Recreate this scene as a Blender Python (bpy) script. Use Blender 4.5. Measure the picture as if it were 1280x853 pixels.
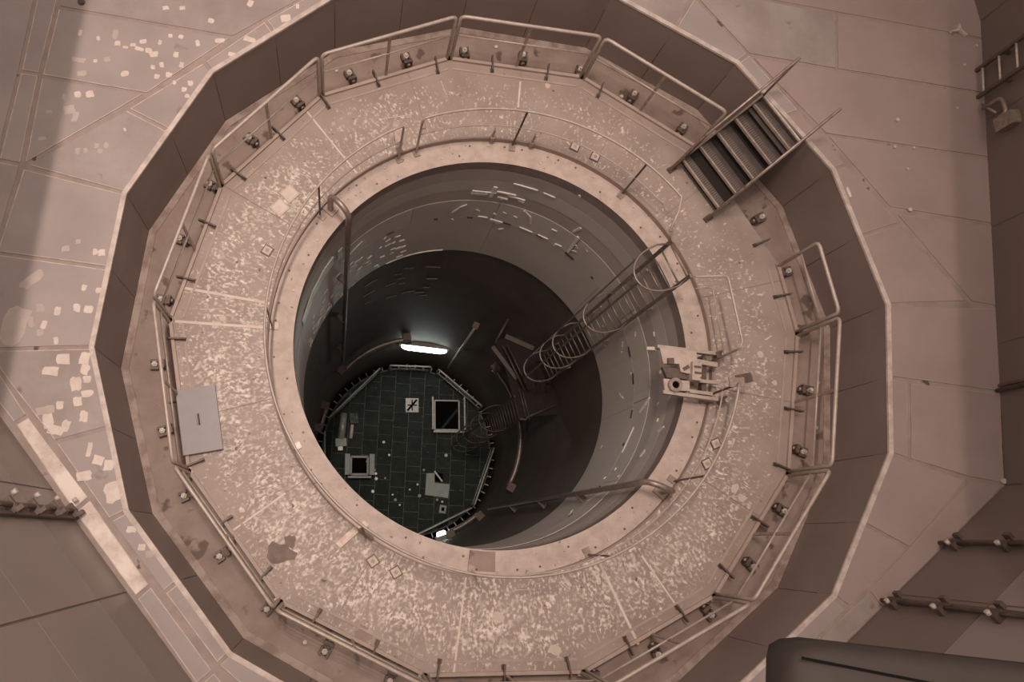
import bpy, bmesh, math, random
from mathutils import Vector, Matrix
random.seed(7)
for o in list(bpy.data.objects): bpy.data.objects.remove(o)
S = bpy.context.scene
COL = S.collection
PI = math.pi
def rad(a): return a*PI/180.0
def pol(r, a, z=0.0): return Vector((r*math.cos(rad(a)), r*math.sin(rad(a)), z))

# ---------------------------------------------------------------- camera
F, VA, VB = 987.399, -95.466, 212.787            # focal length and nadir offset for a 1280 x 853 frame
dn = Vector((VA, VB, F)).normalized()            # straight down, in camera axes (x right, y down, z forward)
e1 = (Vector((1, 0, 0))-dn[0]*dn).normalized()
upv = -dn
e2 = upv.cross(e1)
def cam_axis(v): return Vector((v.dot(e1), v.dot(e2), v.dot(upv)))
cx, cy, cz = cam_axis(Vector((1, 0, 0))), cam_axis(Vector((0, -1, 0))), cam_axis(Vector((0, 0, -1)))
cam_d = bpy.data.cameras.new('camera')
cam = bpy.data.objects.new('camera', cam_d); COL.objects.link(cam)
m = Matrix.Identity(4)
for i in range(3):
    m[i][0], m[i][1], m[i][2] = cx[i], cy[i], cz[i]
m.translation = Vector((-2.326, -2.801, 11.402))
cam.matrix_world = m
cam_d.sensor_fit = 'HORIZONTAL'; cam_d.sensor_width = 36.0
cam_d.lens = F/1280*36.0
cam_d.shift_x = 125.329/1280; cam_d.shift_y = 31.309/1280
cam_d.clip_start = 0.05; cam_d.clip_end = 200
S.camera = cam
S.view_settings.view_transform = 'Standard'; S.view_settings.look = 'None'
S.view_settings.gamma = 1.0; S.view_settings.use_curve_mapping = False
S.view_settings.exposure = 0.31

# ---------------------------------------------------------------- world and hall lamps
w = bpy.data.worlds.new('hall'); S.world = w; w.use_nodes = True
bg = w.node_tree.nodes['Background']; bg.inputs[0].default_value = (1.0, 0.80, 0.70, 1); bg.inputs[1].default_value = 1.32
LAMPS = [(-3.66, 0.3, 21.0), (-3.60, 1.1, 21.0), (-3.56, 1.9, 21.0), (-3.52, 2.7, 21.0)]
for i, p in enumerate(LAMPS):
    ld = bpy.data.lights.new('hall_lamp', 'SPOT'); ld.energy = 1800; ld.color = (1.0, 0.80, 0.69)
    ld.spot_size = rad(64); ld.spot_blend = 1.0; ld.shadow_soft_size = 0.09
    lo = bpy.data.objects.new('hall_lamp', ld); COL.objects.link(lo); lo.location = p
    d = Vector((-2.2, 1.0, 0))-Vector(p); lo.rotation_euler = d.to_track_quat('-Z', 'Y').to_euler()

# ---------------------------------------------------------------- materials
def mat(name, c1, c2=None, scale=3.0, rough=0.6, metal=0.0, bump=0.0, lo=0.35, hi=0.65, c3=None, s3=20.0, t3=0.66, emit=None, estr=1.0):
    mt = bpy.data.materials.new(name); mt.use_nodes = True
    nt = mt.node_tree; N = nt.nodes; L = nt.links; b = N['Principled BSDF']
    b.inputs['Roughness'].default_value = rough; b.inputs['Metallic'].default_value = metal
    b.inputs['Base Color'].default_value = (*c1, 1)
    if emit:
        b.inputs['Emission Color'].default_value = (*emit, 1); b.inputs['Emission Strength'].default_value = estr
    tc = N.new('ShaderNodeTexCoord'); gm = N.new('ShaderNodeNewGeometry')
    out = None
    if c2:
        n = N.new('ShaderNodeTexNoise'); n.inputs['Scale'].default_value = scale; n.inputs['Detail'].default_value = 6; n.inputs['Roughness'].default_value = .6
        L.new(gm.outputs['Position'], n.inputs['Vector'])
        r = N.new('ShaderNodeMapRange'); r.inputs[1].default_value = lo; r.inputs[2].default_value = hi
        L.new(n.outputs['Fac'], r.inputs[0])
        x = N.new('ShaderNodeMix'); x.data_type = 'RGBA'; x.inputs[6].default_value = (*c1, 1); x.inputs[7].default_value = (*c2, 1)
        L.new(r.outputs[0], x.inputs[0]); out = x.outputs[2]
    if c3:
        n = N.new('ShaderNodeTexNoise'); n.inputs['Scale'].default_value = s3; n.inputs['Detail'].default_value = 3
        L.new(gm.outputs['Position'], n.inputs['Vector'])
        r = N.new('ShaderNodeMapRange'); r.inputs[1].default_value = t3; r.inputs[2].default_value = t3+.05
        L.new(n.outputs['Fac'], r.inputs[0])
        x = N.new('ShaderNodeMix'); x.data_type = 'RGBA'; x.inputs[7].default_value = (*c3, 1)
        if out: L.new(out, x.inputs[6])
        else: x.inputs[6].default_value = (*c1, 1)
        L.new(r.outputs[0], x.inputs[0]); out = x.outputs[2]
    if out: L.new(out, b.inputs['Base Color'])
    if bump:
        n = N.new('ShaderNodeTexNoise'); n.inputs['Scale'].default_value = scale*6; n.inputs['Detail'].default_value = 4
        L.new(gm.outputs['Position'], n.inputs['Vector'])
        bp = N.new('ShaderNodeBump'); bp.inputs['Strength'].default_value = bump; bp.inputs['Distance'].default_value = 0.01
        L.new(n.outputs['Fac'], bp.inputs['Height']); L.new(bp.outputs[0], b.inputs['Normal'])
    return mt

def flake_mat(name, base, dark, flake):
    # worn paint with short pale flakes that run outward from the shaft
    mt = bpy.data.materials.new(name); mt.use_nodes = True
    nt = mt.node_tree; N = nt.nodes; L = nt.links; b = N['Principled BSDF']; b.inputs['Roughness'].default_value = .55
    g = N.new('ShaderNodeNewGeometry'); s = N.new('ShaderNodeSeparateXYZ'); L.new(g.outputs['Position'], s.inputs[0])
    def mth(op, a, c=None):
        k = N.new('ShaderNodeMath'); k.operation = op
        for i, v in enumerate((a, c)):
            if v is None: continue
            if isinstance(v, (int, float)): k.inputs[i].default_value = v
            else: L.new(v, k.inputs[i])
        return k.outputs[0]
    th = mth('ARCTAN2', s.outputs[1], s.outputs[0])
    rr = mth('SQRT', mth('ADD', mth('MULTIPLY', s.outputs[0], s.outputs[0]), mth('MULTIPLY', s.outputs[1], s.outputs[1])))
    nz = N.new('ShaderNodeTexNoise'); nz.inputs['Scale'].default_value = 1.6; nz.inputs['Detail'].default_value = 3; L.new(g.outputs['Position'], nz.inputs['Vector'])
    wob = N.new('ShaderNodeTexNoise'); wob.inputs['Scale'].default_value = 2.5; L.new(g.outputs['Position'], wob.inputs['Vector'])
    cmb = N.new('ShaderNodeCombineXYZ')
    L.new(mth('ADD', mth('MULTIPLY', th, 130.0), mth('MULTIPLY', wob.outputs['Fac'], 12.0)), cmb.inputs[0])
    L.new(mth('ADD', mth('MULTIPLY', rr, 12.5), mth('MULTIPLY', nz.outputs['Fac'], 8.0)), cmb.inputs[1])
    v = N.new('ShaderNodeTexNoise'); v.inputs['Scale'].default_value = 0.75; v.inputs['Detail'].default_value = 2.0; v.inputs['Roughness'].default_value = .5
    L.new(cmb.outputs[0], v.inputs['Vector'])
    # more flakes on the side of the lid and the lower half, fewer towards the stair
    big = N.new('ShaderNodeTexNoise'); big.inputs['Scale'].default_value = 0.8; big.inputs['Detail'].default_value = 2; L.new(g.outputs['Position'], big.inputs['Vector'])
    dens = mth('ADD', mth('MULTIPLY', mth('ADD', mth('MULTIPLY', s.outputs[0], -0.5), mth('MULTIPLY', s.outputs[1], -0.62)), 0.016), mth('MULTIPLY', big.outputs['Fac'], 0.22))
    edge = mth('MULTIPLY', mth('MAXIMUM', mth('SUBTRACT', rr, 4.25), 0.0), -0.28)
    iso = N.new('ShaderNodeTexNoise'); iso.inputs['Scale'].default_value = 24; iso.inputs['Detail'].default_value = 4; L.new(g.outputs['Position'], iso.inputs['Vector'])
    vv = mth('ADD', mth('MULTIPLY', v.outputs['Fac'], 0.52), mth('MULTIPLY', iso.outputs['Fac'], 0.48))
    val = mth('ADD', mth('ADD', vv, dens), edge)
    r = N.new('ShaderNodeMapRange'); r.inputs[1].default_value = 0.615; r.inputs[2].default_value = 0.74; L.new(val, r.inputs[0])
    fv = N.new('ShaderNodeTexNoise'); fv.inputs['Scale'].default_value = 6.0; fv.inputs['Detail'].default_value = 3; L.new(g.outputs['Position'], fv.inputs['Vector'])
    fr = N.new('ShaderNodeMapRange'); fr.inputs[1].default_value = .36; fr.inputs[2].default_value = .62; fr.inputs[3].default_value = .30; fr.inputs[4].default_value = 1.0; L.new(fv.outputs['Fac'], fr.inputs[0])
    fl = mth('MULTIPLY', r.outputs[0], fr.outputs[0])
    tone = N.new('ShaderNodeMapRange'); tone.inputs[1].default_value = .35; tone.inputs[2].default_value = .68; L.new(nz.outputs['Fac'], tone.inputs[0])
    x0 = N.new('ShaderNodeMix'); x0.data_type = 'RGBA'; x0.inputs[6].default_value = (*base, 1); x0.inputs[7].default_value = (*dark, 1); L.new(tone.outputs[0], x0.inputs[0])
    x1 = N.new('ShaderNodeMix'); x1.data_type = 'RGBA'; L.new(x0.outputs[2], x1.inputs[6]); x1.inputs[7].default_value = (*flake, 1); L.new(fl, x1.inputs[0])
    # small dark rust pits
    sp = N.new('ShaderNodeTexNoise'); sp.inputs['Scale'].default_value = 9; sp.inputs['Detail'].default_value = 2; L.new(g.outputs['Position'], sp.inputs['Vector'])
    rs = N.new('ShaderNodeMapRange'); rs.inputs[1].default_value = .70; rs.inputs[2].default_value = .76; L.new(sp.outputs['Fac'], rs.inputs[0])
    x2 = N.new('ShaderNodeMix'); x2.data_type = 'RGBA'; L.new(x1.outputs[2], x2.inputs[6]); x2.inputs[7].default_value = (dark[0]*.45, dark[1]*.42, dark[2]*.4, 1); L.new(rs.outputs[0], x2.inputs[0])
    L.new(x2.outputs[2], b.inputs['Base Color'])
    bp = N.new('ShaderNodeBump'); bp.inputs['Strength'].default_value = .35; bp.inputs['Distance'].default_value = .006
    L.new(val, bp.inputs['Height']); L.new(bp.outputs[0], b.inputs['Normal'])
    return mt

M = {}
M['deck'] = mat('deck_paint', (.325, .282, .266), (.385, .337, .318), 0.9, .55, bump=.05, c3=(.27, .22, .20), s3=2.2, t3=.70)
M['deck_b'] = mat('deck_paint_worn', (.30, .252, .232), (.39, .345, .325), 1.4, .55, bump=.05, c3=(.23, .18, .16), s3=2.6, t3=.69)
M['deck_dark'] = mat('deck_paint_brown_dim', (.33, .258, .235), (.385, .307, .285), 0.8, .5, bump=.05)  # browner copy for right-hand plates; the weaker light there is in the colour
M['deck_white'] = mat('deck_bare_white', (.80, .72, .66), (.50, .42, .37), 2.6, .6, bump=.05, lo=.42, hi=.66, c3=(.14, .10, .085), s3=6, t3=.69)
M['seam'] = mat('seam_strip', (.29, .235, .21), (.37, .30, .27), 4.0, .6, c3=(.10, .075, .065), s3=4, t3=.66)
M['weld'] = mat('weld_bead', (.60, .54, .49), (.44, .37, .33), 9, .5)
M['patch'] = mat('bare_patch', (.74, .66, .60), (.62, .53, .48), 6, .7)
M['patch_b'] = mat('bare_patch_faded', (.52, .45, .41), (.45, .385, .355), 6, .7)
M['lip'] = mat('edge_lip', (.66, .58, .53), (.45, .38, .34), 7, .5)
M['pit'] = mat('pit_wall_paint', (.205, .166, .146), (.235, .192, .170), 1.1, .42, bump=.03)
M['pit_b'] = mat('pit_wall_paint_brown', (.215, .166, .152), (.24, .19, .174), 1.1, .42, bump=.03)
M['joint'] = mat('panel_joint', (.13, .10, .088), (.16, .125, .11), 3, .6)
M['gutter'] = mat('gutter_rust', (.245, .182, .150), (.32, .25, .212), 2.6, .6, bump=.15, c3=(.13, .085, .068), s3=2.8, t3=.62)
M['strip'] = mat('gutter_strip', (.38, .305, .265), (.24, .175, .145), 4.2, .6, bump=.1, lo=.42, hi=.6)
M['plat'] = flake_mat('platform_flaked', (.375, .308, .270), (.30, .240, .205), (.78, .70, .63))
M['plat_edge'] = mat('platform_edge', (.36, .28, .235), (.44, .35, .30), 3, .55, bump=.05)
M['ring'] = mat('rim_ring', (.43, .352, .305), (.56, .468, .415), 5.0, .55, bump=.2, c3=(.22, .16, .13), s3=12, t3=.665)
M['step'] = mat('rim_step', (.27, .205, .175), (.32, .25, .215), 4, .6)
M['rail'] = mat('rail_steel', (.50, .435, .38), (.40, .335, .29), 9, .40, .15)
M['steel'] = mat('worn_steel', (.40, .335, .29), (.27, .21, .175), 14, .42, .5)
M['dark'] = mat('dark_steel', (.105, .078, .066), (.16, .12, .10), 12, .5, .3)
M['bolt'] = mat('bolt_steel', (.66, .60, .54), (.48, .42, .37), 20, .6, .1)
M['lid'] = mat('lid_grey', (.285, .262, .272), (.315, .29, .298), 2.5, .45)
M['tread'] = mat('tread_dark', (.105, .086, .08), (.14, .115, .105), 6, .5, .3)
M['nosing'] = mat('tread_nosing', (.50, .43, .38), (.36, .29, .25), 12, .4, .4)
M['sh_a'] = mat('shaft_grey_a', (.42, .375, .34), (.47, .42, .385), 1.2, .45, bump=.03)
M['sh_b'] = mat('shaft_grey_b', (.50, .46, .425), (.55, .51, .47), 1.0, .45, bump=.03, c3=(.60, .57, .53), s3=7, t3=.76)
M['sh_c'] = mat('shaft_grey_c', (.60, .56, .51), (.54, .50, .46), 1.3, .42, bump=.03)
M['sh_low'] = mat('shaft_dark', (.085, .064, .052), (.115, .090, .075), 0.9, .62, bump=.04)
M['chip'] = mat('chip_white', (.85, .83, .79), (.62, .60, .57), 15, .6)
M['chip_dark'] = mat('chip_dark', (.05, .045, .04), (.07, .06, .055), 15, .6)
M['ladder'] = mat('ladder_steel', (.33, .28, .245), (.24, .195, .17), 10, .4, .5)
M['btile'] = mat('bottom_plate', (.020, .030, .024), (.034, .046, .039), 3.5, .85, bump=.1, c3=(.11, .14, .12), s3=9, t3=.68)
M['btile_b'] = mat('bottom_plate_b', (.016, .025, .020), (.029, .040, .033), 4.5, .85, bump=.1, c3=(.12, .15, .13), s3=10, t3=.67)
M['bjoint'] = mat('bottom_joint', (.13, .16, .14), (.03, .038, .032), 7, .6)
M['brail'] = mat('bottom_rail', (.50, .50, .46), (.38, .38, .35), 10, .4, .3)
M['bplate'] = mat('bottom_light_plate', (.40, .47, .44), (.34, .41, .38), 5, .5)
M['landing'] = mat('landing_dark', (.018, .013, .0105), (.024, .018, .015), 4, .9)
M['ladder_dk'] = mat('ladder_dark', (.12, .098, .085), (.085, .068, .058), 10, .5, .3)
M['glint'] = mat('liner_glint', (.80, .88, .84), (.70, .78, .74), 4, .4)  # greenish light on the left liner, put into the colour
M['smear'] = mat('dull_smear', (.22, .19, .165), (.16, .135, .115), 8, .6)
M['black'] = mat('black_void', (.006, .0055, .005), None, rough=1.0)
M['black'].node_tree.nodes['Principled BSDF'].inputs['Specular IOR Level'].default_value = .05
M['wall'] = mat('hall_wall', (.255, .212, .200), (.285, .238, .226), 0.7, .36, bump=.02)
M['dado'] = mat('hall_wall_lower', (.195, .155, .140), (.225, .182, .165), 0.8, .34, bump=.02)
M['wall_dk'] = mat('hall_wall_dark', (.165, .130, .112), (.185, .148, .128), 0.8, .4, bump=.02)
M['duct'] = mat('duct_dark', (.020, .014, .0105), (.026, .019, .015), 3, .75)
M['lampglow'] = mat('lamp_glow', (.9, .95, .9), emit=(.90, 1.0, .93), estr=9)
M['lampbody'] = mat('lamp_body', (.25, .25, .23), (.18, .18, .17), 8, .5, .4)
M['shade_beam'] = mat('shade_beam_concrete', (.22, .18, .16), (.27, .22, .2), 2, .8)

# ---------------------------------------------------------------- mesh helpers
class MB:
    def __init__(s): s.v = []; s.f = []; s.sm = []
    def add(s, vs, fs, smooth=False):
        k = len(s.v); s.v += [tuple(v) for v in vs]
        for f in fs: s.f.append([i+k for i in f]); s.sm.append(smooth)
        return s
    def box(s, c, size, ang=0.0, mat=None):
        c = Vector(c); hx, hy, hz = size[0]/2, size[1]/2, size[2]/2
        R = mat or Matrix.Rotation(rad(ang), 3, 'Z')
        vs = [c+R @ Vector((x*hx, y*hy, z*hz)) for z in (-1, 1) for y in (-1, 1) for x in (-1, 1)]
        return s.add(vs, [(0, 2, 3, 1), (4, 5, 7, 6), (0, 1, 5, 4), (2, 6, 7, 3), (0, 4, 6, 2), (1, 3, 7, 5)])
    def bar(s, a, b, wd, h, up=(0, 0, 1)):
        a = Vector(a); b = Vector(b); d = (b-a); ln = d.length; x = d.normalized(); u = Vector(up)
        y = u.cross(x)
        if y.length < 1e-4: y = Vector((0, 1, 0)).cross(x)
        y.normalize(); z = x.cross(y)
        R = Matrix((x, y, z)).transposed()
        return s.box((a+b)/2, (ln, wd, h), mat=R)
    def prism(s, pts, z0, z1):
        n = len(pts)
        area = sum(pts[i][0]*pts[(i+1) % n][1]-pts[(i+1) % n][0]*pts[i][1] for i in range(n))
        if area < 0: pts = pts[::-1]
        vs = [(p[0], p[1], z0) for p in pts]+[(p[0], p[1], z1) for p in pts]
        fs = [tuple(range(n-1, -1, -1)), tuple(range(n, 2*n))]+[(i, (i+1) % n, n+(i+1) % n, n+i) for i in range(n)]
        return s.add(vs, fs)
    def tube(s, pts, r, n=8, closed=False):
        P = [Vector(p) for p in pts]; m_ = len(P); T = []
        for i in range(m_):
            if closed: a, b = P[i-1], P[(i+1) % m_]
            else: a, b = P[max(i-1, 0)], P[min(i+1, m_-1)]
            T.append((b-a).normalized())
        u = Vector((0, 0, 1))
        if abs(T[0].dot(u)) > .95: u = Vector((1, 0, 0))
        x = (u-u.dot(T[0])*T[0]).normalized(); vs = []
        for i in range(m_):
            x = (x-x.dot(T[i])*T[i]).normalized(); y = T[i].cross(x)
            for k in range(n):
                a = 2*PI*k/n; vs.append(P[i]+r*(math.cos(a)*x+math.sin(a)*y))
        fs = []
        for i in range(m_ if closed else m_-1):
            j = (i+1) % m_
            for k in range(n): fs.append((i*n+k, i*n+(k+1) % n, j*n+(k+1) % n, j*n+k))
        s.add(vs, fs, True)
        if not closed:
            k0 = len(s.v)-len(vs)
            s.f.append([k0+k for k in range(n-1, -1, -1)]); s.sm.append(False)
            s.f.append([k0+(m_-1)*n+k for k in range(n)]); s.sm.append(False)
        return s
    def cyl(s, a, b, r, n=12): return s.tube([a, b], r, n)
    def lathe(s, prof, a0=0.0, a1=360.0, n=128, smooth=True):
        full = abs(a1-a0-360) < 1e-6; m_ = len(prof); vs = []; cnt = n if full else n+1
        for i in range(cnt):
            a = a0+(a1-a0)*i/n
            for (r, z) in prof: vs.append(pol(r, a, z))
        fs = []
        for i in range(n):
            j = (i+1) % cnt
            for k in range(m_):
                l = (k+1) % m_; fs.append((i*m_+k, j*m_+k, j*m_+l, i*m_+l))
        if not full: fs += [tuple(range(m_)), tuple(range((cnt-1)*m_+m_-1, (cnt-1)*m_-1, -1))]
        return s.add(vs, fs, False)
    def build(s, name, mt, parent=None, recalc=True):
        me = bpy.data.meshes.new(name); me.from_pydata(s.v, [], s.f)
        me.polygons.foreach_set('use_smooth', s.sm)
        if recalc:
            bm = bmesh.new(); bm.from_mesh(me); bmesh.ops.recalc_face_normals(bm, faces=bm.faces); bm.to_mesh(me); bm.free()
        me.materials.append(M[mt] if isinstance(mt, str) else mt)
        o = bpy.data.objects.new(name, me); COL.objects.link(o)
        if parent: o.parent = parent
        return o
def tag(o, label=None, cat=None, group=None, kind=None):
    if label: o['label'] = label
    if cat: o['category'] = cat
    if group: o['group'] = group
    if kind: o['kind'] = kind
    return o
def thing(name, label, cat, group=None, loc=(0, 0, 0)):
    o = bpy.data.objects.new(name, None); COL.objects.link(o); o.location = loc; o.empty_display_size = .1
    if Vector(loc).length > 0: bpy.context.view_layer.update()
    return tag(o, label, cat, group)
def settle(o, pt):
    # put the Empty at the base of its thing without moving the parts
    o.location = pt
    for ch in o.children: ch.location = -Vector(pt)
def fillet(pts, r, n=4):
    P = [Vector(p) for p in pts]; out = [P[0]]
    for i in range(1, len(P)-1):
        a, b, c = P[i-1], P[i], P[i+1]
        d0 = (a-b); d1 = (c-b); k = min(r, d0.length*.45, d1.length*.45)
        p0 = b+d0.normalized()*k; p1 = b+d1.normalized()*k
        for j in range(n+1):
            t = j/n; out.append(p0*(1-t)**2+b*2*t*(1-t)+p1*t*t)
    out.append(P[-1]); return out
def inset(pts, d):
    n = len(pts)
    area = sum(pts[i][0]*pts[(i+1) % n][1]-pts[(i+1) % n][0]*pts[i][1] for i in range(n))
    if area < 0: pts = pts[::-1]
    P = [Vector((p[0], p[1])) for p in pts]; out = []
    for i in range(n):
        a, b, c = P[i-1], P[i], P[(i+1) % n]
        u = (b-a).normalized(); v = (c-b).normalized()
        nu = Vector((-u.y, u.x)); nv = Vector((-v.y, v.x))
        den = 1+nu.dot(nv)
        q = b+(nu+nv)*(d/max(den, .35)); out.append((q.x, q.y))
    return out
def curve_pts(r, a0, a1, z, n): return [pol(r, a0+(a1-a0)*i/n, z) for i in range(n+1)]

# ---------------------------------------------------------------- measured layout (metres, shaft axis at the origin)
PLATES=[[(-4.303,3.707),(-4.165,3.55),(-3.328,4.212),(-3.477,4.422)],[(-3.477,4.422),(-3.328,4.212),(-2.49,4.874),(-2.65,5.044)],[(-5.291,2.925),(-4.686,2.618),(-4.165,3.55),(-4.303,3.707)],[(-6.549,2.024),(-5.207,1.686),(-4.686,2.618),(-5.291,2.925)],[(-6.567,2.0),(-5.207,1.686),(-5.332,0.626),(-6.785,0.791)],[(-6.785,0.791),(-5.332,0.626),(-5.456,-0.435),(-6.974,-0.512)],[(-6.783,-0.498),(-5.456,-0.435),(-5.165,-1.463),(-5.83,-1.66),(-6.449,-0.923)],[(-5.83,-1.66),(-5.165,-1.463),(-4.874,-2.49),(-5.091,-2.613)],[(-5.091,-2.613),(-4.874,-2.49),(-4.212,-3.328),(-4.385,-3.476)],[(-4.385,-3.476),(-4.212,-3.328),(-3.55,-4.165),(-3.706,-4.31)],[(-3.706,-4.31),(-3.55,-4.165),(-2.618,-4.686),(-2.84,-5.022)],[(-6.753,-0.507),(-6.159,-1.324),(-6.329,-1.446),(-7.008,-0.637)],[(-6.159,-1.324),(-5.332,-2.334),(-5.525,-2.518),(-6.329,-1.446)],[(-5.332,-2.334),(-4.534,-3.373),(-4.71,-3.539),(-5.525,-2.518)],[(-4.534,-3.373),(-3.731,-4.363),(-3.937,-4.54),(-4.71,-3.539)],[(-3.731,-4.363),(-2.973,-5.239),(-3.197,-5.45),(-3.937,-4.54)],[(-6.461,3.354),(-5.041,3.169),(-6.56,2.024)],[(-6.337,4.43),(-3.913,4.111),(-5.03,3.158),(-6.461,3.354)],[(-6.337,4.43),(-3.913,4.111),(-2.977,4.783),(-2.248,5.342),(-2.272,6.893),(-6.159,6.542)],[(-6.581,5.3),(-6.243,5.327),(-6.474,3.378),(-6.74,3.41)],[(-6.74,3.41),(-6.474,3.378),(-6.581,2.034),(-6.893,2.089)],[(-6.893,2.089),(-6.581,2.034),(-6.785,0.791),(-7.049,0.847)],[(-6.581,5.3),(-6.74,3.41),(-6.893,2.089),(-7.049,0.847),(-7.812,0.82),(-8.361,5.161)],[(-7.049,0.847),(-6.785,0.791),(-6.974,-0.512),(-7.665,-0.342),(-7.812,0.82)],[(-2.65,5.044),(-2.49,4.874),(-0.435,5.456),(-0.457,5.781)],[(-0.457,5.781),(-0.435,5.456),(1.686,5.207),(2.016,5.693)],[(-2.248,5.342),(-0.457,5.781),(2.016,5.693),(3.032,7.371),(-2.272,6.893)],[(2.016,5.693),(1.686,5.207),(2.618,4.686),(2.948,5.273)],[(2.974,5.275),(2.618,4.686),(3.55,4.165),(3.755,4.339)],[(3.755,4.339),(3.55,4.165),(4.212,3.328),(4.471,3.433)],[(4.471,3.433),(4.212,3.328),(4.874,2.49),(5.102,2.582)],[(5.102,2.582),(4.874,2.49),(5.165,1.463),(5.837,1.689)],[(5.837,1.689),(5.165,1.463),(5.456,0.435),(6.731,0.506)],[(2.974,5.275),(3.754,4.326),(5.14,4.154),(5.245,5.141),(3.581,5.36)],[(5.245,5.141),(7.706,4.827),(7.589,3.875),(5.14,4.154)],[(3.581,5.36),(5.245,5.141),(7.706,4.827),(7.728,5.543),(7.817,6.431),(2.931,6.047)],[(3.777,4.3),(7.589,3.875),(7.449,2.796),(4.832,3.06)],[(4.832,3.06),(7.449,2.796),(7.321,1.722),(5.693,1.922)],[(5.759,1.849),(7.321,1.722),(7.17,0.446),(6.756,0.506)],[(5.456,0.435),(7.17,0.446),(7.006,-0.816),(5.332,-0.626)],[(5.332,-0.626),(5.627,-0.681),(5.483,-1.777),(5.207,-1.686)],[(5.627,-0.681),(7.006,-0.816),(6.835,-2.106),(6.327,-2.022),(5.483,-1.777)],[(5.207,-1.686),(6.3,-2.044),(5.316,-2.962),(4.686,-2.618)],[(4.686,-2.618),(5.316,-2.962),(4.374,-3.713),(4.165,-3.55)],[(6.326,-2.032),(6.833,-2.116),(4.816,-3.727),(4.657,-3.494)],[(4.657,-3.494),(4.816,-3.727),(3.412,-4.822),(3.185,-4.657)],[(4.165,-3.55),(4.349,-3.733),(3.104,-4.722),(2.49,-4.874)]]
PATCHES=[(-6.002,4.049,0.054,0.108,0),(-5.748,3.978,0.054,0.076,0),(-5.527,4.055,0.087,0.162,0),(-5.484,3.92,0.087,0.076,0),(-5.372,3.865,0.076,0.043,0),(-5.277,3.909,0.076,0.054,0),(-5.186,3.852,0.141,0.065,0),(-5.14,3.968,0.097,0.076,0),(-5.055,3.835,0.097,0.087,0),(-4.985,3.777,0.13,0.097,0),(-4.911,3.97,0.054,0.087,0),(-4.866,3.623,0.065,0.097,0),(-4.983,3.578,0.065,0.065,0),(-4.919,3.434,0.076,0.076,0),(-4.759,3.468,0.087,0.087,0),(-5.352,3.457,0.108,0.087,0),(-5.987,3.628,0.195,0.076,0),(-5.763,3.629,0.054,0.054,0),(-5.605,3.664,0.097,0.087,0),(-5.927,3.423,0.141,0.087,0),(-6.128,3.059,0.054,0.108,0),(-5.953,3.105,0.087,0.097,0),(-5.795,3.114,0.119,0.108,0),(-6.038,2.872,0.151,0.141,0),(-5.955,2.769,0.087,0.173,0),(-6.306,2.822,0.087,0.054,0),(-4.869,4.52,0.097,0.065,0),(-4.637,4.536,0.087,0.065,0),(-4.227,4.358,0.097,0.087,0),(-3.692,4.68,0.087,0.119,0),(-4.775,4.08,0.065,0.065,0),(-4.632,4.076,0.076,0.065,0),(-4.395,3.991,0.065,0.108,0),(-4.681,3.796,0.076,0.097,0),(-4.595,3.639,0.065,0.087,0),(-4.088,4.048,0.141,0.076,0),(-3.912,3.844,0.119,0.065,0),(-3.678,4.1,0.173,0.087,0),(-3.184,4.468,0.151,0.141,0),(-4.676,3.362,0.054,0.065,0),(-4.458,3.362,0.076,0.087,0),(-4.539,3.259,0.076,0.076,0),(-4.49,3.164,0.065,0.065,0),(-3.02,4.675,0.054,0.087,0),(-5.881,2.265,0.065,0.097,0),(-5.778,2.282,0.065,0.076,0),(-5.638,2.359,0.065,0.076,0),(-5.513,2.365,0.065,0.097,0),(-5.59,2.279,0.065,0.076,0),(-5.289,2.613,0.032,0.054,0),(-6.352,2.429,0.108,0.054,0),(-5.913,0.877,0.108,0.087,0),(-5.76,0.982,0.065,0.076,0),(-5.535,0.846,0.065,0.097,0),(-5.453,0.837,0.097,0.097,0),(-6.284,0.448,0.368,0.141,30),(-5.635,0.349,0.065,0.087,0),(-5.452,0.322,0.076,0.087,0),(-6.157,0.065,0.108,0.119,0),(-5.936,0.028,0.087,0.119,0),(-5.702,0.078,0.097,0.108,0),(-5.551,0.06,0.119,0.108,0),(-6.248,-0.118,0.076,0.141,0),(-6.087,-0.156,0.076,0.119,0),(-6.126,-0.263,0.097,0.097,0),(-5.92,-0.363,0.065,0.097,0),(-6.447,-0.186,0.324,0.519,0),(-5.81,-0.601,0.184,0.162,0),(-5.952,-0.759,0.216,0.13,0),(-5.546,-0.585,0.13,0.173,0),(-5.534,-0.73,0.119,0.141,0),(-5.494,-0.854,0.108,0.097,0),(-5.626,-0.918,0.141,0.195,0),(-5.479,-1.039,0.162,0.097,0),(-5.587,-1.143,0.119,0.13,0),(-5.796,-1.197,0.097,0.119,0),(-5.923,-1.381,0.13,0.26,25),(-5.825,-1.51,0.195,0.119,0),(-5.705,-1.458,0.108,0.162,0),(-5.493,-1.334,0.108,0.151,0),(-5.964,-1.26,0.238,0.108,0),(-5.391,-1.745,0.065,0.195,-15),(-5.274,-1.883,0.151,0.13,0),(-5.144,-1.941,0.13,0.151,0),(-5.431,-2.071,0.195,0.13,0),(-5.071,-2.265,0.216,0.281,0),(-4.817,-2.719,0.119,0.087,0),(-4.678,-2.929,0.097,0.087,0),(-4.577,-3.015,0.097,0.097,0),(5.086,2.148,0.043,0.162,0)]
ZT = 1.245; R1 = 5.473; PH = 49.5608; ZG = -0.096
def HC(k, r=R1, z=ZT): return pol(r, PH-k*22.5, z)

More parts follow.
